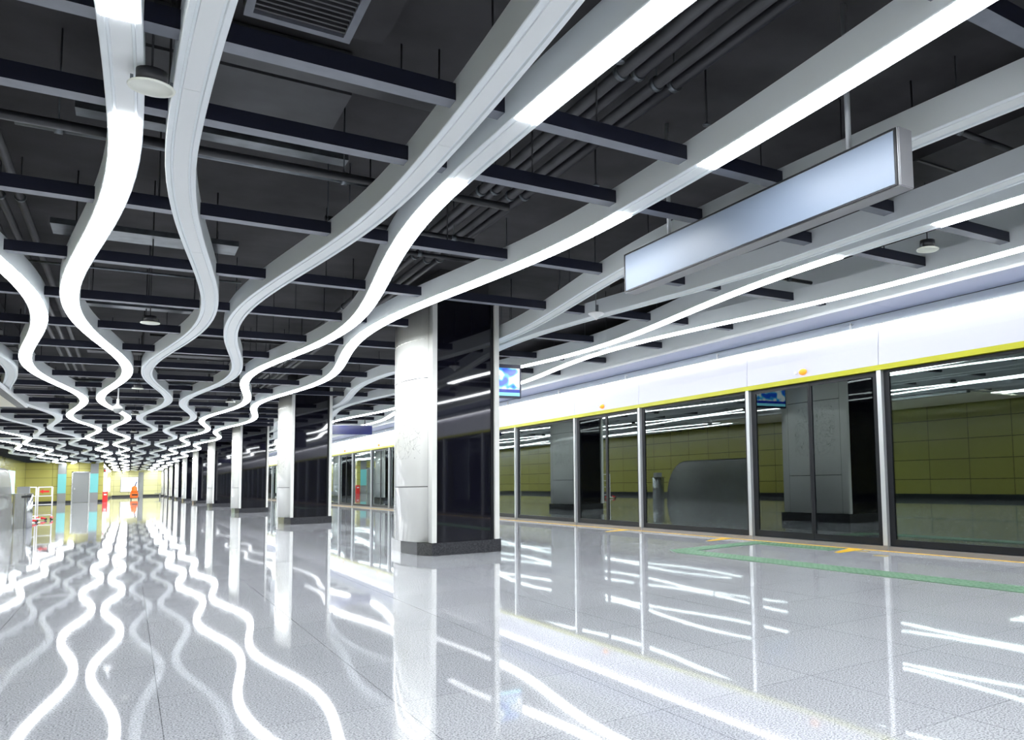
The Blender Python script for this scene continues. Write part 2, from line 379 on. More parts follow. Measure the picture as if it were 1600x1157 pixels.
# ------------------------------------------------------------------ columns
def make_column(loc, label):
    t = thing('column', label, 'column', loc, 'clad columns along the platform')
    D = 1.80                                   # depth along the platform
    # local x: 0 = hall side ... 1.0 platform side
    bm = NB()
    pl = [(0.10, 0.0), (1.00, -0.03), (1.01, D + 0.03), (0.10, D), (0.0, D - 0.25), (-0.045, D / 2), (0.0, 0.30)]
    A = [bm.verts.new((x, y + 0.03, 0)) for x, y in pl]; B = [bm.verts.new((x, y + 0.03, 0.16)) for x, y in pl]
    for i in range(len(pl)):
        j = (i + 1) % len(pl); bm.faces.new((A[i], A[j], B[j], B[i]))
    bm.faces.new(B); bm.faces.new(A[::-1]); obj('plinth', bm, M_plinth, t)
    # black glass box
    bxo('black_glass_panel', M_blackglass, t, 0.17, 0.93, 0.06, D - 0.02, 0.16, 3.40)
    bxo('black_edge_trim', M_frameblk, t, 0.885, 0.93, 0.045, 0.06, 0.16, 3.40)
    bxo('concrete_core', M_slab, t, 0.22, 0.88, 0.12, D - 0.08, 3.40, 3.75)
    # hall side shell : bowed
    def shell(nm, sign):
        def out(y):                            # bulge
            tt = max(0.0, min(1.0, (y - 0.18) / (D - 0.36)))
            return 0.165 * math.sin(PI * tt) ** 0.7
        ys = [0.0, 0.18] + [0.18 + (D - 0.36) * i / 14 for i in range(1, 15)] + [D]
        bm = NB(); N = len(ys)
        def X(y, th): return (0.09 - out(y) + th) if sign < 0 else (0.98 + out(y) * 0.25 - th)
        z0, z1 = 0.165, 3.31 if sign > 0 else 3.40
        R = []
        for y in ys: R.append([bm.verts.new((X(y, 0), y, z0)), bm.verts.new((X(y, 0), y, z1)), bm.verts.new((X(y, 0.06), y, z1)), bm.verts.new((X(y, 0.06), y, z0))])
        for a, b in zip(R, R[1:]):
            for j in range(4):
                f = bm.faces.new((a[j], a[(j + 1) % 4], b[(j + 1) % 4], b[j]))
                if j == 0: f.smooth = True
        bm.faces.new(R[0][::-1]); bm.faces.new(R[-1])
        so = obj(nm, bm, M_shell, t)
        # seams follow the shell
        bm = NB()
        for z in (0.88, 2.30):
            pts = [y for y in ys if 0.17 < y < D - 0.17]
            for a, b in zip(pts, pts[1:]):
                e = 0.0012
                q = [(X(a, -e), a, z - .006), (X(b, -e), b, z - .006), (X(b, -e), b, z + .006), (X(a, -e), a, z + .006)]
                bm.faces.new([bm.verts.new(p) for p in q])
        for y in (0.18, D - 0.18):
            q = [(X(y, -.0012), y - .003, z0), (X(y, -.0012), y + .003, z0), (X(y, -.0012), y + .003, z1), (X(y, -.0012), y - .003, z1)]
            bm.faces.new([bm.verts.new(p) for p in q])
        obj('panel_seam', bm, M_seam, so)
        # small ventilation holes low down, and a raised bead with rounded corner near the top
        if sign < 0:
            bm = NB()
            for r_ in range(14):
                if r_ in (6, 7): continue
                for c_ in range(4):
                    y = 1.15 + c_ * 0.035; z = 0.22 + r_ * 0.035
                    x = X(y, -.001); q = [(x, y - .005, z - .005), (x, y + .005, z - .005), (x, y + .005, z + .005), (x, y - .005, z + .005)]
                    bm.faces.new([bm.verts.new(p) for p in q])
            obj('vent_holes', bm, M_seam, so)
            bm = NB(); pts = []
            for i in range(24):
                u = i / 23
                if u < 0.35: y, z = D - 0.22, 2.34 + u / 0.35 * 0.32
                elif u < 0.65:
                    th = (u - 0.35) / 0.30 * PI / 2; y, z = D - 0.22 - 0.22 * (1 - math.cos(th)), 2.66 + 0.16 * math.sin(th)
                else: y, z = D - 0.44 - (u - 0.65) / 0.35 * (D - 0.66), 2.82
                pts.append((X(y, -0.001), y, z))
            for a, b in zip(pts, pts[1:]): tube(bm, a, b, 0.006, 6)
            obj('panel_bead', bm, M_shell, so)
        return so
    shell('hall_side_cladding', -1); shell('platform_side_cladding', 1)
    return t
c0 = make_column((3.04, 10.32, 0), 'nearest clad column, white bowed face and black glass, centre of the photo')
for k in range(1, 10):
    dup(c0, (3.04, 10.32 + P * k, 0), 'clad column with black glass, ' + nth(k + 1) + ' of the row from the camera')
for k in (-1, -2): dup(c0, (3.04, 10.32 + P * k, 0), 'clad column ' + ('beside' if k == -1 else 'well behind') + ' the camera, seen only mirrored in the glass')

# ------------------------------------------------------------------ platform header
t = thing('screen_door_header', 'long white header with yellow lower edge above the platform screen doors', 'header panel', (7.3, 0, 2.15))
YH0, YH1 = -12.0, 110.5
posts = []
k = -3
while True:
    a = 6.50 + 5.60 * k
    if a > 104: break
    posts += [a, a + 2.53]; k += 1
def hp(nm, prof, y0, y1, m, par=t):
    bm = NB(); extrude_y(bm, [(x - 7.3, z - 2.15) for x, z in prof], y0, y1); return obj(nm, bm, m, par)
for a, b in zip(posts, posts[1:]):
    hp('white_panel', [(7.275, 2.215), (7.285, 2.45), (7.31, 2.70), (7.36, 2.70), (7.36, 2.215)], a + 0.004, b - 0.004, M_header)
hp('yellow_edge', [(7.262, 2.150), (7.262, 2.212), (7.36, 2.212), (7.36, 2.150)], YH0, YH1, M_yellow)
hp('grey_upper_board', [(7.30, 2.715), (7.30, 2.825), (7.36, 2.825), (7.36, 2.715)], YH0, YH1, M_greyband)
hp('light_tube', [(7.252, 2.6995), (7.252, 2.7035), (7.300, 2.7035), (7.300, 2.6995)], YH0, YH1, M_tube)
hp('tube_housing', [(7.246, 2.698), (7.246, 2.714), (7.300, 2.714), (7.300, 2.7045), (7.2505, 2.7045), (7.2505, 2.698)], YH0, YH1, M_whitepaint)
for yy in [6.9 + 2.8 * i for i in range(-2, 14)]:
    bm = NB(); box(bm, -0.05, -0.035, yy, yy + 0.025, 0.55, 0.63); box(bm, -0.05, 0.0, yy, yy + 0.025, 0.62, 0.635); obj('bracket', bm, M_whitepaint, t)
# soffit and fascia closing the ceiling above the header
t = thing('bulkhead_soffit', 'bluish grey flat soffit between the white ceiling fascia and the header', 'soffit', (6.73, 0, 2.83))
segs = [-12 + 3.02 * i for i in range(41)]
for a, b in zip(segs, segs[1:]):
    bxo('soffit_panel', M_lav, t, 0.001, 0.565, a + 0.002, min(b, 110.5) - 0.004, 0, 0.03)
t = thing('ceiling_fascia', 'straight white fascia where the ceiling beams end above the platform edge', 'fascia', (6.73, 0, 2.83))
bxo('fascia_board', M_white, t, 0.0, 0.05, YH0, YH1, 0.036, 0.60)
bxo('fascia_lip', M_rim, t, -0.006, 0.0, YH0, YH1, 0.0, 0.035)
bm = NB(); box(bm, 7.30, 7.42, YH0, YH1, 2.86, 3.75); struct('trim_4', bm, M_tun)
# door lamps
def door_lamp(y, lab):
    t = thing('door_lamp', lab, 'warning lamp', (7.268, y, 2.285), 'orange lamps over the screen doors')
    bm = NB(); lathe(bm, [(0.075, 0), (0.072, 0.012), (0.055, 0.03), (0.03, 0.042), (0, 0.046)], 20)
    o = obj('lens', bm, M_orange, t); o.rotation_euler = (0, -PI / 2, 0); o.scale = (0.55, 1, 1)
    bm = NB(); box(bm, -0.012, 0.004, 0.13, 0.16, -0.014, 0.014); obj('status_stud', bm, M_whitepaint, t)
nd = 0
# ------------------------------------------------------------------ screen doors, fixed panels, posts
def make_post(y):
    t = thing('screen_post', 'x', 'post', (7.30, y, 0), 'metal posts of the screen doors')
    bxo('post_body', M_post, t, -0.03, 0.05, -0.035, 0.035, 0.0, 2.15)
    bxo('base_shoe', M_sill, t, -0.034, -0.0301, -0.034, 0.034, 0.0, 0.06)
    return t
def make_door(y):
    t = thing('sliding_screen_door', 'x', 'door', (7.33, y, 0), 'sliding screen doors')
    W = 2.53 - 0.07; half = W / 2
    for s, a in ((0, 0.035), (1, 0.035 + half)):
        l = NB(); x0, x1 = -0.012, 0.02
        lo, hi = a + 0.003, a + half - 0.003
        fl = 0.10 if s == 0 else 0.035; fr_ = 0.035 if s == 0 else 0.10
        box(l, x0, x1, lo, lo + fl, 0.055, 2.145); box(l, x0, x1, hi - fr_, hi, 0.055, 2.145)
        box(l, x0, x1, lo + fl, hi - fr_, 0.055, 0.14); box(l, x0, x1, lo + fl, hi - fr_, 2.09, 2.145)
        lf = obj('door_leaf', l, M_frameblk, t)
        bxo('glass_pane', M_glass, lf, 0.0, 0.008, lo + fl, hi - fr_, 0.14, 2.09)
    bxo('threshold', M_sill, t, -0.05, 0.03, 0.035, 2.495, 0.0, 0.05)
    return t
def make_fixed(y):
    t = thing('fixed_screen_panel', 'x', 'glass panel', (7.33, y, 0), 'fixed glass panels of the platform screen')
    W = 3.07
    l = NB(); x0, x1 = -0.012, 0.02
    box(l, x0, x1, 0.035, 0.12, 0.055, 2.145); box(l, x0, x1, W - 0.12, W - 0.035, 0.055, 2.145)
    box(l, x0, x1, 0.12, W - 0.12, 0.055, 0.13); box(l, x0, x1, 0.12, W - 0.12, 2.11, 2.145)
    obj('frame', l, M_frameblk, t)
    bxo('glass_pane', M_glass, t, 0.0, 0.008, 0.12, W - 0.12, 0.13, 2.11)
    bxo('threshold', M_sill, t, -0.05, 0.03, 0.035, W - 0.035, 0.0, 0.05)
    return t
pp, dd, ff = make_post(0), make_door(0), make_fixed(0)
first = [True, True, True]
def put(proto, i, loc, lab):
    if first[i]: proto.location = loc; proto['label'] = lab; first[i] = False
    else: dup(proto, loc, lab)
cnt = {'d': 0, 'f': 0, 'p': 0}
for i, y in enumerate(posts):
    isdoor = i % 2 == 0
    if y > 2.4:
        cnt['p'] += 1; lp = 'vertical silver post of the platform screen, ' + nth(cnt['p']) + ' from the right edge'
    else: lp = 'silver screen post beyond the right edge of the photo'
    put(pp, 0, (7.30, y, 0), lp)
    if isdoor:
        if y > 3: cnt['d'] += 1; ld = 'glass sliding screen door, ' + nth(cnt['d']) + ' door from the right edge of the photo'
        else: ld = 'glass sliding screen door beyond the right edge'
        put(dd, 1, (7.33, y, 0), ld)
        if y > 3: door_lamp(y + 1.32, 'orange oval lamp on the white header above the ' + nth(cnt['d']) + ' door from the right')
    else:
        if y > 2: cnt['f'] += 1; lf = 'fixed dark glass screen panel, ' + nth(cnt['f']) + ' from the right edge of the photo'
        else: lf = 'fixed glass screen panel beyond the right edge'
        put(ff, 2, (7.33, y, 0), lf)

# ------------------------------------------------------------------ floor markings
bm = NB(); box(bm, 7.19, 7.245, YBACK, YEND, 0.0, 0.002); tag(obj('edge_line', bm, M_lineY), 'thin yellow line on the floor along the screen doors', 'floor marking')
def poly(bm, pts, z0, z1):
    A = [bm.verts.new((x, y, z0)) for x, y in pts]; B = [bm.verts.new((x, y, z1)) for x, y in pts]; n = len(pts)
    for i in range(n): bm.faces.new((A[i], A[(i + 1) % n], B[(i + 1) % n], B[i]))
    bm.faces.new(B); bm.faces.new(A[::-1])
def tactile(lab, pts, dots):
    t = thing('tactile_strip', lab, 'tactile paving', (0, 0, 0), 'green tactile strips')
    bm = NB(); poly(bm, pts, 0.0005, 0.007); obj('tactile_base', bm, M_tac, t)
    bm = NB()
    for (x, y) in dots: lathe(bm, [(0.017, 0.007), (0.013, 0.010), (0, 0.011)], 8, (x, y, 0))
    so = obj('studs', bm, M_tac, t); so['kind'] = 'stuff'
bars = []
tactile('straight green tactile strip running along the platform toward the camera', [(5.47, -6), (5.76, -6), (5.76, 8.25), (5.47, 8.25)],
        [(5.52 + 0.065 * i, 0.5 + 0.075 * j) for i in range(4) for j in range(103)])
tactile('green studded tactile strip slanting from the straight strip to the screen door', [(5.47, 8.26), (5.76, 8.26), (7.12, 8.42), (7.12, 8.72), (5.60, 8.60)],
        [(5.62 + 0.085 * i, 8.33 + 0.085 * j + 0.0012 * i) for i in range(18) for j in range(3)])
tactile('short green studded tactile strip in front of the screen door', [(6.83, 7.02), (7.12, 7.02), (7.12, 8.35), (6.83, 8.32)],
        [(6.88 + 0.08 * i, 7.06 + 0.08 * j) for i in range(3) for j in range(16)])
def arrow(y, lab, s):
    bm = NB(); poly(bm, [(6.72, y), (6.74, y + 0.10 * s), (7.19, y + 0.30 * s), (7.19, y + 0.06 * s)][::s], 0, 0.002)
    tag(obj('queue_mark', bm, M_lineY), lab, 'floor marking', 'yellow queue marks on the floor')
arrow(6.72, 'yellow slanted queue mark before the second silver post from the right', 1)
arrow(9.30, 'yellow slanted queue mark beyond the green tactile strips', 1)
arrow(12.3, 'yellow slanted queue mark before the next door, near the black column', 1)
for i, (x, y, lab) in enumerate([(6.75, 6.05, 'small brown floor marker between green strip and yellow line'), (6.98, 6.55, 'small brown floor marker near the yellow queue mark'), (6.98, 8.1, 'small brown floor marker beside the green studded strip')]):
    bm = NB(); poly(bm, [(x, y), (x + 0.10, y + 0.02), (x + 0.11, y + 0.16), (x + 0.05, y + 0.22), (x - 0.01, y + 0.14)], 0, 0.002)
    tag(obj('floor_marker', bm, M_brass), lab, 'floor marking', 'small floor markers')

# ------------------------------------------------------------------ hanging blank sign (near, right)
t = thing('hanging_sign', 'long grey blank hanging sign on two rods, upper right', 'sign', (3.35, 2.78, 2.49))
L_, H_ = 2.99, 0.335
bm = NB(); box(bm, 0.0, 0.115, 0, L_, 0, H_)
bmesh.ops.bevel(bm, geom=bm.edges[:], offset=0.006, segments=2, affect='EDGES'); obj('sign_casing', bm, M_signframe, t)
bxo('display_face', M_signface, t, -0.004, 0.001, 0.035, L_ - 0.03, 0.018, H_ - 0.018)
bm = NB()
for a in ((0.015, 0.03, 0.0, H_), (L_ - 0.03, L_ - 0.015, 0.0, H_)): box(bm, -0.007, 0.001, a[0], a[1], 0.006, H_ - 0.006)
box(bm, -0.007, 0.001, 0.03, L_ - 0.03, 0.005, 0.014); box(bm, -0.007, 0.001, 0.03, L_ - 0.03, H_ - 0.014, H_ - 0.005); obj('face_gasket', bm, M_frameblk, t)
for yy in (0.42, 2.37):
    bm = NB(); tube(bm, (0.055, yy, H_), (0.055, yy, 3.75 - 2.49), 0.017, 12); lathe(bm, [(0.04, 0), (0.04, 0.01), (0.018, 0.02)], 12, (0.055, yy, H_)); obj('hanging_rod', bm, M_post, t)
# far blue sign
t = thing('hanging_sign', 'dark blue hanging sign seen between the first two columns', 'sign', (5.1, 26.0, 2.43))
bxo('sign_casing', M_bluesign, t, -0.65, 0.95, 0, 0.12, 0, 0.27)
bxo('top_edge', M_signframe, t, -0.65, 0.95, 0, 0.12, 0.271, 0.285)
for xx in (-0.11, 0.75):
    bm = NB(); tube(bm, (xx, 0.06, 0.285), (xx, 0.06, 3.75 - 2.43), 0.015, 8); obj('hanging_rod', bm, M_rod, t)

# ------------------------------------------------------------------ information monitor
def screen_mat():
    m = bpy.data.materials.new('screen_image'); m.use_nodes = True; nt = m.node_tree; L = nt.links.new
    b = nt.nodes['Principled BSDF']; b.inputs['Base Color'].default_value = (0.02, 0.02, 0.02, 1); b.inputs['Roughness'].default_value = 0.15
    tc = nt.nodes.new('ShaderNodeTexCoord'); mp = nt.nodes.new('ShaderNodeMapping'); mp.inputs['Location'].default_value = (1.3, 0, 0.4)
    n = nt.nodes.new('ShaderNodeTexNoise'); n.inputs['Scale'].default_value = 5.5; n.inputs['Detail'].default_value = 1
    r = nt.nodes.new('ShaderNodeValToRGB'); e = r.color_ramp.elements
    e[0].position = 0.38; e[0].color = (0.01, 0.10, 0.75, 1); e[1].position = 0.52; e[1].color = (0.9, 0.97, 1, 1)
    x = r.color_ramp.elements.new(0.46); x.color = (0.05, 0.55, 0.95, 1)
    L(tc.outputs['Object'], mp.inputs[0]); L(mp.outputs[0], n.inputs[0]); L(n.outputs[0], r.inputs[0]); L(r.outputs[0], b.inputs['Emission Color'])
    b.inputs['Emission Strength'].default_value = 1.1
    return m
M_scr = screen_mat()
M_scrblue = mat('screen_blue_band', (0.01, 0.02, 0.1), 0.2, emit=(0.01, 0.03, 0.45), es=1.0)
M_scrcyan = mat('screen_cyan_band', (0.1, 0.3, 0.4), 0.2, emit=(0.25, 0.85, 1.0), es=1.1)
def make_monitor(loc, lab):
    t = thing('monitor', lab, 'screen', loc, 'information screens')
    bm = NB(); box(bm, 0, 0.86, 0, 0.09, 0, 0.53); bmesh.ops.bevel(bm, geom=bm.edges[:], offset=0.008, segments=2, affect='EDGES'); obj('casing', bm, mat('monitor_navy', (0.01, 0.012, 0.05), 0.3), t)
    sc = bxo('display', M_scr, t, 0.03, 0.83, -0.004, 0.001, 0.135, 0.47)
    bxo('caption_band', M_scrblue, t, 0.03, 0.83, -0.004, 0.001, 0.085, 0.134)
    bxo('ticker_band', M_scrcyan, t, 0.03, 0.83, -0.005, 0.001, 0.035, 0.084)
    bm = NB(); tube(bm, (0.43, 0.05, 0.53), (0.43, 0.05, 3.75 - loc[2]), 0.02, 10); obj('hanging_rod', bm, M_rod, t)
    return t
m1 = make_monitor((4.12, 11.85, 2.215), 'small lit blue and white screen hanging right beside the nearest column')
m1.rotation_euler = (0, 0, math.radians(0))

# ------------------------------------------------------------------ round ceiling speakers
def make_speaker(loc, lab):
    t = thing('ceiling_speaker', lab, 'speaker', loc, 'round cream ceiling speakers')
    bm = NB(); lathe(bm, [(0, 0.004), (0.077, 0.004), (0.080, 0.0), (0.091, -0.003), (0.094, 0.004), (0.090, 0.010), (0.0, 0.012)], 32); obj('speaker_face', bm, M_speaker, t)
    bm = NB(); lathe(bm, [(0, 0.012), (0.062, 0.012), (0.062, 0.08), (0, 0.08)], 24); obj('speaker_can', bm, M_pipe, t)
    bm = NB(); box(bm, -0.082, -0.07, -0.01, 0.01, 0.010, 0.045); box(bm, 0.07, 0.082, -0.01, 0.01, 0.012, 0.045); obj('mounting_clip', bm, M_zinc, t)
    bm = NB(); tube(bm, (0, 0, 0.09), (0, 0, 3.75 - loc[2]), 0.005, 6); obj('hanger_rod', bm, M_rod, t)
    return t
s0 = make_speaker((0.035, 4.38, 2.80), 'large looking round cream ceiling speaker between two wave strips, top left')
for (x, y), lab in [((0.145, 10.85), 'round cream ceiling speaker right of the lit strip, second along the middle row'), ((0.085, 18.2), 'round cream ceiling speaker, third along the middle row'),
                    ((0.09, 24.6), 'round cream ceiling speaker, fourth along the middle row'), ((0.085, 32.3), 'round cream ceiling speaker, fifth along the middle row'),
                    ((0.11, 40.8), 'round cream ceiling speaker, sixth along the middle row'), ((0.11, 49.8), 'round cream ceiling speaker, seventh along the middle row'),
                    ((5.43, 4.25), 'round cream ceiling speaker under a beam at the right, over the platform'), ((1.77, 20.4), 'round cream ceiling speaker left of the bright strip before the columns')]:
    dup(s0, (x, y, 2.80), lab)

# hanging dome cameras
def make_dome(loc, lab):
    t = thing('dome_camera', lab, 'camera', loc, 'white hanging dome cameras')
    bm = NB(); lathe(bm, [(0, -0.10), (0.045, -0.088), (0.075, -0.055), (0.085, -0.015), (0.085, 0.0)], 20); obj('dome', bm, M_greypanel, t)
    bm = NB(); lathe(bm, [(0.088, -0.004), (0.09, 0.03), (0.05, 0.07), (0.025, 0.09), (0.022, 0.20), (0, 0.20)], 20); obj('dome_housing', bm, M_whitepaint, t)
    bm = NB(); tube(bm, (0, 0, 0.2), (0, 0, 3.75 - loc[2]), 0.012, 8); obj('hanging_rod', bm, M_whitepaint, t)
    return t
d0 = make_dome((-0.225, 20.4, 2.60), 'white dome camera hanging on a rod over the middle of the hall')
dup(d0, (-0.42, 47.0, 2.60), 'smaller looking white dome camera hanging far down the hall')
dup(d0, (-0.55, 103.0, 2.60), 'tiny white dome camera hanging before the far end wall')
t = thing('cone_speaker', 'white shallow cone fixture hanging right of the nearest column', 'ceiling fixture', (4.24, 7.95, 2.80))
bm = NB(); lathe(bm, [(0, -0.075), (0.012, -0.072), (0.03, -0.045), (0.085, -0.010), (0.09, 0.0), (0.085, 0.006), (0, 0.008)], 24); obj('cone_shade', bm, M_whitepaint, t)
bm = NB(); tube(bm, (0, 0, 0.008), (0, 0, 0.95), 0.006, 8); box(bm, 0.0, 0.03, -0.006, 0.006, 0.02, 0.10); obj('bracket', bm, M_zinc, t)

# ------------------------------------------------------------------ services above the beams
t = thing('air_grille', 'dark louvred air grille unit above the beams, top left of centre', 'air grille', (0.42, 2.9, 3.42))
bm = NB(); box(bm, 0, 0.04, 0, 1.75, 0, 0.05); box(bm, 0.48, 0.52, 0, 1.75, 0, 0.05); box(bm, 0.04, 0.48, 1.70, 1.75, 0, 0.05); box(bm, 0.04, 0.48, 0, 0.05, 0, 0.05); obj('grille_frame', bm, M_beam_u, t)
for i in range(34):
    bm = NB(); y = 0.07 + i * 0.048; box(bm, 0.04, 0.48, y, y + 0.016, 0.008, 0.03); obj('louvre', bm, M_duct, t)
bxo('duct_box', M_slab, t, 0.0, 0.70, 0, 1.76, 0.052, 0.33)
def duct(name, lab, cat, x0, x1, y0, y1, z0, z1, m, ribs=0, axis='x'):
    t = thing(name, lab, cat, (x0, y0, z0), 'dark services above the ceiling beams')
    bxo('duct_body' if cat == 'duct' else 'tray_body', m, t, 0, x1 - x0, 0, y1 - y0, 0, z1 - z0)
    for fx, fy in ((0.12, 0.5), (0.88, 0.5)) if axis == 'x' else ((0.5, 0.06), (0.5, 0.3), (0.5, 0.6), (0.5, 0.94)):
        if z1 < 3.7:
            bm = NB(); q = (fx * (x1 - x0), fy * (y1 - y0)); tube(bm, (*q, z1 - z0), (*q, 3.75 - z0), 0.006, 6); obj('hanger_rod', bm, M_rod, t)
    for i in range(ribs):
        bm = NB()
        if axis == 'x':
            x = (i + 0.5) / ribs * (x1 - x0); box(bm, x - 0.012, x + 0.012, -0.012, y1 - y0 + 0.012, -0.014, 0.0)
        else:
            y = (i + 0.5) / ribs * (y1 - y0); box(bm, -0.012, x1 - x0 + 0.012, y - 0.012, y + 0.012, -0.014, 0.0)
        obj('flange', bm, M_pipe, t)
    return t
def pipe(lab, p0, p1, r, m=None, clamps=()):
    t = thing('service_pipe', lab, 'pipe', p0, 'dark services above the ceiling beams')
    d = Vector(p1) - Vector(p0)
    bm = NB(); tube(bm, (0, 0, 0), d, r, 12); obj('pipe_run', bm, m or M_pipe, t)
    for c in clamps:
        bm = NB(); q = d * c; u = d.normalized()
        tube(bm, q - u * 0.02, q + u * 0.02, r * 1.3, 12); tube(bm, q, q + Vector((0, 0, 3.745 - p0[2])), 0.005, 6); obj('pipe_clamp', bm, M_zinc, t)
duct('cable_tray', 'dark grey flat tray crossing just beyond the louvred grille', 'tray', -0.2, 1.55, 5.02, 5.16, 3.38, 3.46, M_duct)
duct('flat_duct', 'wide grey duct panel with small marks between near beams, left of centre', 'duct', -0.1, 1.10, 5.35, 6.35, 3.45, 3.74, M_duct)
duct('cable_tray', 'blue grey pipe tray crossing beyond the wide duct panel', 'tray', -0.35, 1.30, 6.40, 6.55, 3.42, 3.50, M_zinc)
duct('flat_duct', 'long ribbed dark duct running at the far left above the beams', 'duct', -4.6, -1.6, 4.2, 30, 3.36, 3.7, M_duct, 44, 'y')
duct('flat_duct', 'low dark duct running lengthwise near the platform, right side', 'duct', 4.9, 5.35, -3, 8.8, 3.35, 3.6, M_slab, 6, 'y')
idx = 0
for i in range(26):
    y = 6.1 + i * 1.25 + random.uniform(-0.25, 0.25)
    if y > 34: break
    idx += 1
    xa = random.choice([-1.4, -0.6, 0.2, 0.5]); xb = xa + random.uniform(1.2, 3.2)
    z = random.uniform(3.12, 3.32)
    if i % 3 == 2:
        duct('cable_tray', nth(idx) + ' crossing tray above the middle strips, counted from the camera', 'tray', xa, xb, y, y + random.uniform(0.15, 0.4), z, z + 0.05, random.choice([M_zinc, M_duct]))
    else:
        pipe(nth(idx) + ' thin crossing pipe above the middle strips, counted from the camera', (xa, y, z), (xb, y, z), random.choice([0.012, 0.02, 0.035]), random.choice([M_zinc, M_pipe, M_pipe]), (0.1, 0.9))
pipe('black pipe crossing the full ceiling between second and third near beams', (-5.5, 5.95, 3.12), (2.4, 5.95, 3.12), 0.03)
for i, x in enumerate((2.30, 2.42, 2.55, 2.68)):
    pipe(['outer left', 'inner left', 'inner right', 'outer right'][i] + ' pipe of the bundle running lengthwise above the columns line', (x, -3, 3.34 + 0.03 * (i % 2)), (x, 26, 3.34 + 0.03 * (i % 2)), 0.035, [M_duct, M_pipe][i % 2], (0.18, 0.24, 0.32, 0.4, 0.5))
for i, x in enumerate((-1.05, -0.93, -0.80)):
    pipe(['left', 'middle', 'right'][i] + ' pipe of the lengthwise bundle near the top left corner', (x, -3, 3.40), (x, 26, 3.40), 0.03, [M_duct, M_pipe, M_duct][i], (0.2, 0.3, 0.4))
for i, (y, xa, xb) in enumerate([(3.2, 4.1, 6.6), (6.9, 4.2, 6.6), (8.0, 2.1, 3.4), (9.7, 4.3, 6.5), (12.0, 4.4, 6.5), (7.3, 1.3, 2.6)]):
    pipe(nth(i + 1) + ' dark cross pipe above the strips on the platform side', (xa, y, 3.22), (xb, y, 3.22), 0.022, M_pipe, (0.15, 0.85))
for i, (x, y) in enumerate([(3.1, 4.2), (3.0, 5.6), (2.2, 3.8), (4.5, 3.6), (1.6, 8.9)]):
    t = thing('sprinkler_head', nth(i + 1) + ' small sprinkler hanging from the dark slab on the right', 'sprinkler', (x, y, 3.30), 'sprinklers on the ceiling')
    bm = NB(); tube(bm, (0, 0, 0.02), (0, 0, 0.45), 0.008, 8); obj('drop_pipe', bm, M_rod, t)
    bm = NB(); lathe(bm, [(0, 0), (0.03, 0.002), (0.03, 0.006), (0.01, 0.02), (0, 0.03)], 12); obj('deflector', bm, M_zinc, t)

# cream soffit at the left edge
t = thing('stair_soffit', 'cream ceiling panel with dark edge at the left edge of the photo', 'soffit', (-4.6, 12, 2.80))
bxo('cream_panel', M_cream, t, 0, 2.55, 0, 11.1, 0, 0.03)
bxo('dark_edge', M_frameblk, t, 2.551, 2.70, 0, 11.1, 0.0, 0.045)
bxo('white_edge', M_rim, t, 2.701, 2.735, 0, 11.13, -0.005, 0.06)
bxo('back_edge', M_frameblk, t, 0, 2.70, 11.101, 11.13, 0.0, 0.04)
t = thing('cross_trim', 'thin white trim crossing under the left wave strips', 'ceiling trim', (-4.9, 37.5, 2.82))
bxo('trim_body', M_rim, t, 0, 3.55, 0, 0.08, 0, 0.045)

# ------------------------------------------------------------------ things at the left
t = thing('escalator_balustrade', 'tall polished steel side panel at the left edge of the floor', 'balustrade', (-2.36, 21.0, 0))
prof = [(0, 0), (5.2, 0), (5.25, 0.12)] + [(3.9 + 1.30 * math.cos(a), 0.12 + 1.32 * math.sin(a)) for a in [i * PI / 2 / 10 for i in range(1, 11)]] + [(0, 1.44)]
bm = NB(); A = [bm.verts.new((-0.04, y, z)) for y, z in prof]; B = [bm.verts.new((0.04, y, z)) for y, z in prof]
for i in range(len(prof)): bm.faces.new((A[i], A[(i + 1) % len(prof)], B[(i + 1) % len(prof)], B[i]))
bm.faces.new(A); bm.faces.new(B[::-1]); obj('steel_side', bm, M_steel, t)
bm = NB(); pr = prof[3:]
for a, b in zip(pr, pr[1:]): tube(bm, (0, a[0], a[1] + 0.015), (0, b[0], b[1] + 0.015), 0.03, 8)
obj('handrail', bm, M_rubber, t)
t = thing('steel_cabinet', 'stainless steel pedestal bin standing beside the polished balustrade', 'bin', (-2.17, 26.6, 0))
bm = NB(); box(bm, -0.17, 0.10, -0.2, 0.2, 0.0, 0.86); bmesh.ops.bevel(bm, geom=[e for e in bm.edges if abs(e.verts[0].co.z - e.verts[1].co.z) > .5], offset=0.04, segments=3, affect='EDGES'); obj('bin_body', bm, M_steel, t)
bm = NB(); lathe(bm, [(0.0, 0.0), (0.10, 0.0), (0.10, 0.86), (0, 0.86)], 20, (0.11, 0.05, 0)); obj('round_canister', bm, M_steel, t)
bxo('bin_lid', M_steel, t, -0.19, 0.20, -0.22, 0.22, 0.862, 0.89)
bxo('ash_tray_top', M_greypanel, t, -0.10, 0.14, -0.12, 0.12, 0.8901, 1.06)
bxo('slot', M_rubber, t, 0.0, 0.2, -0.224, -0.2205, 0.78, 0.83)
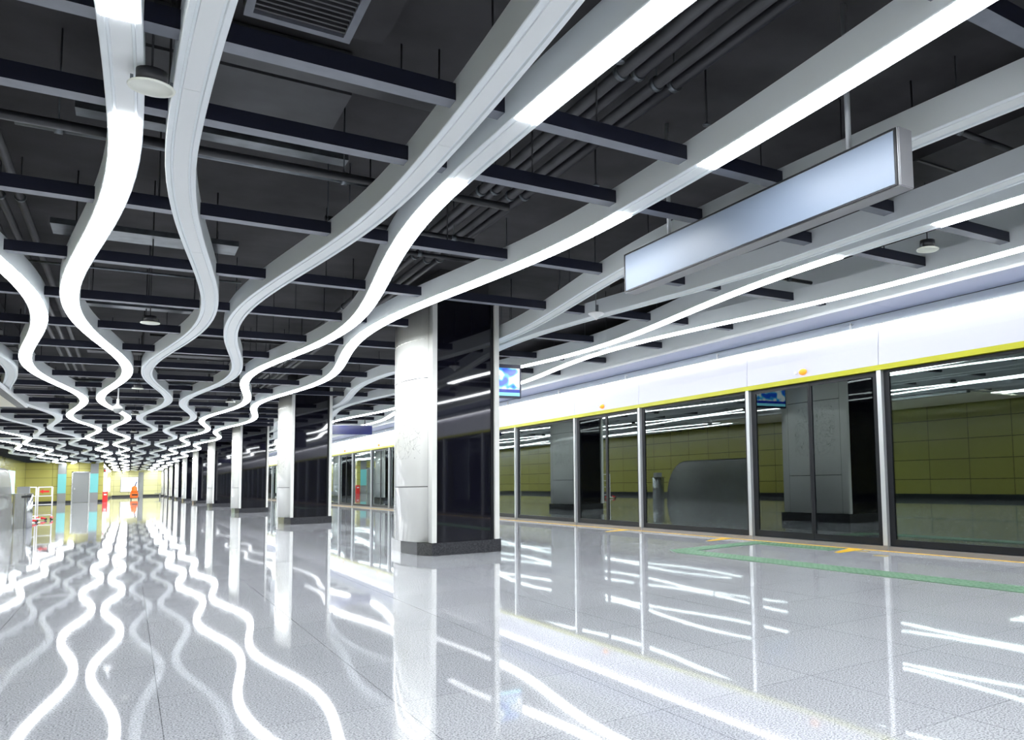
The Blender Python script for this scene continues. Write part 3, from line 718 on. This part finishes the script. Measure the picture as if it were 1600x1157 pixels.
def make_barrier(W, loc, lab, rz, sign):
    t = thing('queue_barrier', lab, 'barrier', loc, 'steel barriers with red feet', rz)
    bm = NB(); fr = [(0, 0.10), (0, 1.06), (W, 1.06), (W, 0.10)]
    for a, b in zip(fr, fr[1:]): tube(bm, (a[0], 0, a[1]), (b[0], 0, b[1]), 0.018, 8)
    for z in (0.16, 0.50): tube(bm, (0, 0, z), (W, 0, z), 0.013, 8)
    obj('tube_frame', bm, M_whitepaint, t)
    if sign:
        bm = NB(); box(bm, 0.0, W, -0.03, -0.024, 0.76, 0.79); box(bm, 0.0, W, -0.03, -0.024, 1.05, 1.08); box(bm, 0.0, 0.03, -0.03, -0.024, 0.79, 1.05); box(bm, W - 0.03, W, -0.03, -0.024, 0.79, 1.05); obj('sign_frame', bm, M_whitepaint, t)
        bm = NB(); k = W - 0.08; p2 = [(0.03, 0.92), (0.13, 0.99), (0.13, 0.95), (k, 0.95), (k, 0.89), (0.13, 0.89), (0.13, 0.85)]
        A = [bm.verts.new((x, -0.030, z)) for x, z in p2]; B = [bm.verts.new((x, -0.0245, z)) for x, z in p2]
        for i in range(7): bm.faces.new((A[i], A[(i + 1) % 7], B[(i + 1) % 7], B[i]))
        bm.faces.new(A); bm.faces.new(B[::-1]); obj('red_arrow', bm, M_red, t)
    else:
        bm = NB(); tube(bm, (0, 0, 0.78), (W, 0, 0.78), 0.013, 8); obj('upper_rail', bm, M_whitepaint, t)
    for x in (0.0, W):
        bm = NB(); tube(bm, (x, -0.26, 0.05), (x, 0.26, 0.05), 0.02, 8); tube(bm, (x, 0, 0.05), (x, 0, 0.14), 0.022, 8); ft = obj('foot', bm, M_whitepaint, t)
        for s in (-0.26, 0.26):
            bm = NB(); tube(bm, (x - 0.018, s, 0.04), (x + 0.018, s, 0.04), 0.04, 12); obj('caster', bm, M_rubber, ft)
            bm = NB(); tube(bm, (x, s * 0.55, 0.08), (x, s * 1.05, 0.055), 0.045, 10, 0.02); obj('red_cap', bm, M_red, ft)
    return t
make_barrier(0.36, (-2.36, 33.6, 0), 'narrow white tubular stand with a red arrow plate and red feet, at the left', 0.0, True)
make_barrier(2.2, (-2.38, 33.2, 0), 'long white tubular barrier with red feet, between arrow stand and steel bin', -PI / 2 - 0.03, False)

# pilasters on the room block
def make_pilaster(loc, lab):
    t = thing('lit_pilaster', lab, 'light panel', loc, 'glowing cyan wall panels')
    bxo('grey_top', M_greypanel, t, -0.24, 0.24, -0.08, 0, 2.12, 2.86)
    bxo('cyan_glass', M_cyanlit, t, -0.24, 0.24, -0.10, 0, 0.72, 2.119)
    bxo('steel_base', M_greypanel, t, -0.24, 0.24, -0.08, 0, 0.0, 0.719)
    return t
p0 = make_pilaster((-3.95, 74.96, 0), 'glowing cyan glass wall panel left of the grey steel door')
dup(p0, (-2.08, 74.96, 0), 'glowing cyan glass wall panel right of the grey steel door')
t = thing('light_box', 'bright cyan white light box on the left wall near the steel balustrade', 'light box', (XL, 66, 0))
bxo('box_frame', M_steel, t, 0.0, 0.06, -1.75, 1.75, 0.72, 2.28); bxo('lit_face', mat('cyan_lightbox', (0.5, 0.8, 0.8), 0.3, emit=(0.45, 0.95, 0.95), es=1.1), t, 0.0601, 0.075, -1.7, 1.7, 0.77, 2.23)
t = thing('light_box', 'narrow white light box on the corner of the yellow room block', 'light box', (-1.53, 77.2, 0))
bxo('box_frame', M_greypanel, t, 0.0, 0.10, -1.6, 2.8, 0.55, 2.55); bxo('lit_face', M_whitelit, t, 0.1001, 0.12, -1.5, 2.7, 0.6, 2.2)
bxo('lit_end', M_whitelit, t, 0.0, 0.10, -1.62, -1.601, 0.6, 2.2)
bxo('red_call_button', M_red, t, 0.02, 0.09, -1.66, -1.601, 2.28, 2.40)
t = thing('red_cabinet', 'small red floor cabinet at the corner of the yellow room block', 'fire cabinet', (-1.40, 73.9, 0))
bm = NB(); box(bm, -0.14, 0.16, -0.15, 0.15, 0.0, 0.70); bmesh.ops.bevel(bm, geom=bm.edges[:], offset=0.015, segments=2, affect='EDGES'); obj('cabinet_body', bm, M_red, t)
bxo('cabinet_lid', M_red, t, -0.15, 0.17, -0.16, 0.16, 0.701, 0.75)
bxo('white_plate', M_whitepaint, t, -0.06, 0.10, -0.166, -0.1505, 0.50, 0.60)

# red box on the left wall, mirrored in the glass
t = thing('red_cabinet', 'dark red wall cabinet on the left wall, mirrored in the screen glass', 'fire cabinet', (XL + 0.021, 12.3, 0))
bxo('cabinet_body', M_red, t, 0.0, 0.18, -0.6, 0.6, 0.12, 1.0)
bxo('cabinet_door', mat('dark_red', (0.45, 0.01, 0.02), 0.3), t, 0.181, 0.20, -0.56, 0.56, 0.16, 0.96)

# ------------------------------------------------------------------ far end
t = thing('light_box', 'large bright white lit panel in the far end wall', 'light box', (0.1, YEND, 0))
bxo('panel_frame', M_greypanel, t, -0.86, 0.82, -0.10, 0.0, 0.55, 2.25); bxo('lit_face', M_whitelit, t, -0.78, 0.74, -0.12, -0.1001, 0.62, 2.18)
t = thing('wall_pilaster', 'grey vertical panel on the far end wall right of the lit panel', 'wall panel', (1.05, YEND, 0))
bxo('panel_body', M_greypanel, t, -0.18, 0.28, -0.10, 0, 0.0, 2.75)
t = thing('cleaning_cart', 'orange cleaning cart with a mop handle near the far end wall', 'cleaning cart', (0.42, 84, 0))
bm = NB(); box(bm, -0.30, 0.26, -0.3, 0.3, 0.14, 0.62); bmesh.ops.bevel(bm, geom=bm.edges[:], offset=0.05, segments=2, affect='EDGES'); obj('cart_body', bm, M_orangeplastic, t)
bm = NB(); lathe(bm, [(0, 0.62), (0.22, 0.62), (0.24, 0.74), (0.20, 0.80), (0.20, 1.02), (0.13, 1.14), (0, 1.16)], 14, (-0.02, 0, 0)); obj('orange_bag', bm, M_orangeplastic, t)
bxo('dark_shelf', M_rubber, t, -0.18, 0.22, -0.32, -0.301, 0.34, 0.46)
bm = NB(); tube(bm, (0.0, 0, 1.1), (0.14, 0, 1.52), 0.05, 8); obj('mop_handle', bm, mat('mop_blue', (0.04, 0.06, 0.2), 0.5), t)
for x in (-0.22, 0.30):
    for y in (-0.24, 0.24):
        bm = NB(); tube(bm, (x - 0.03, y, 0.07), (x + 0.03, y, 0.07), 0.07, 12); tube(bm, (x, y, 0.07), (x, y, 0.2), 0.02, 6); obj('caster', bm, M_rubber, t)
t = thing('bench', 'small grey bench on a pedestal before the far end wall', 'bench', (2.5, 95, 0))
bxo('bench_seat', M_greypanel, t, -0.42, 0.42, -0.2, 0.2, 0.38, 0.43)
bm = NB(); tube(bm, (0, 0, 0), (0, 0, 0.38), 0.06, 10); obj('bench_leg', bm, M_greypanel, t)
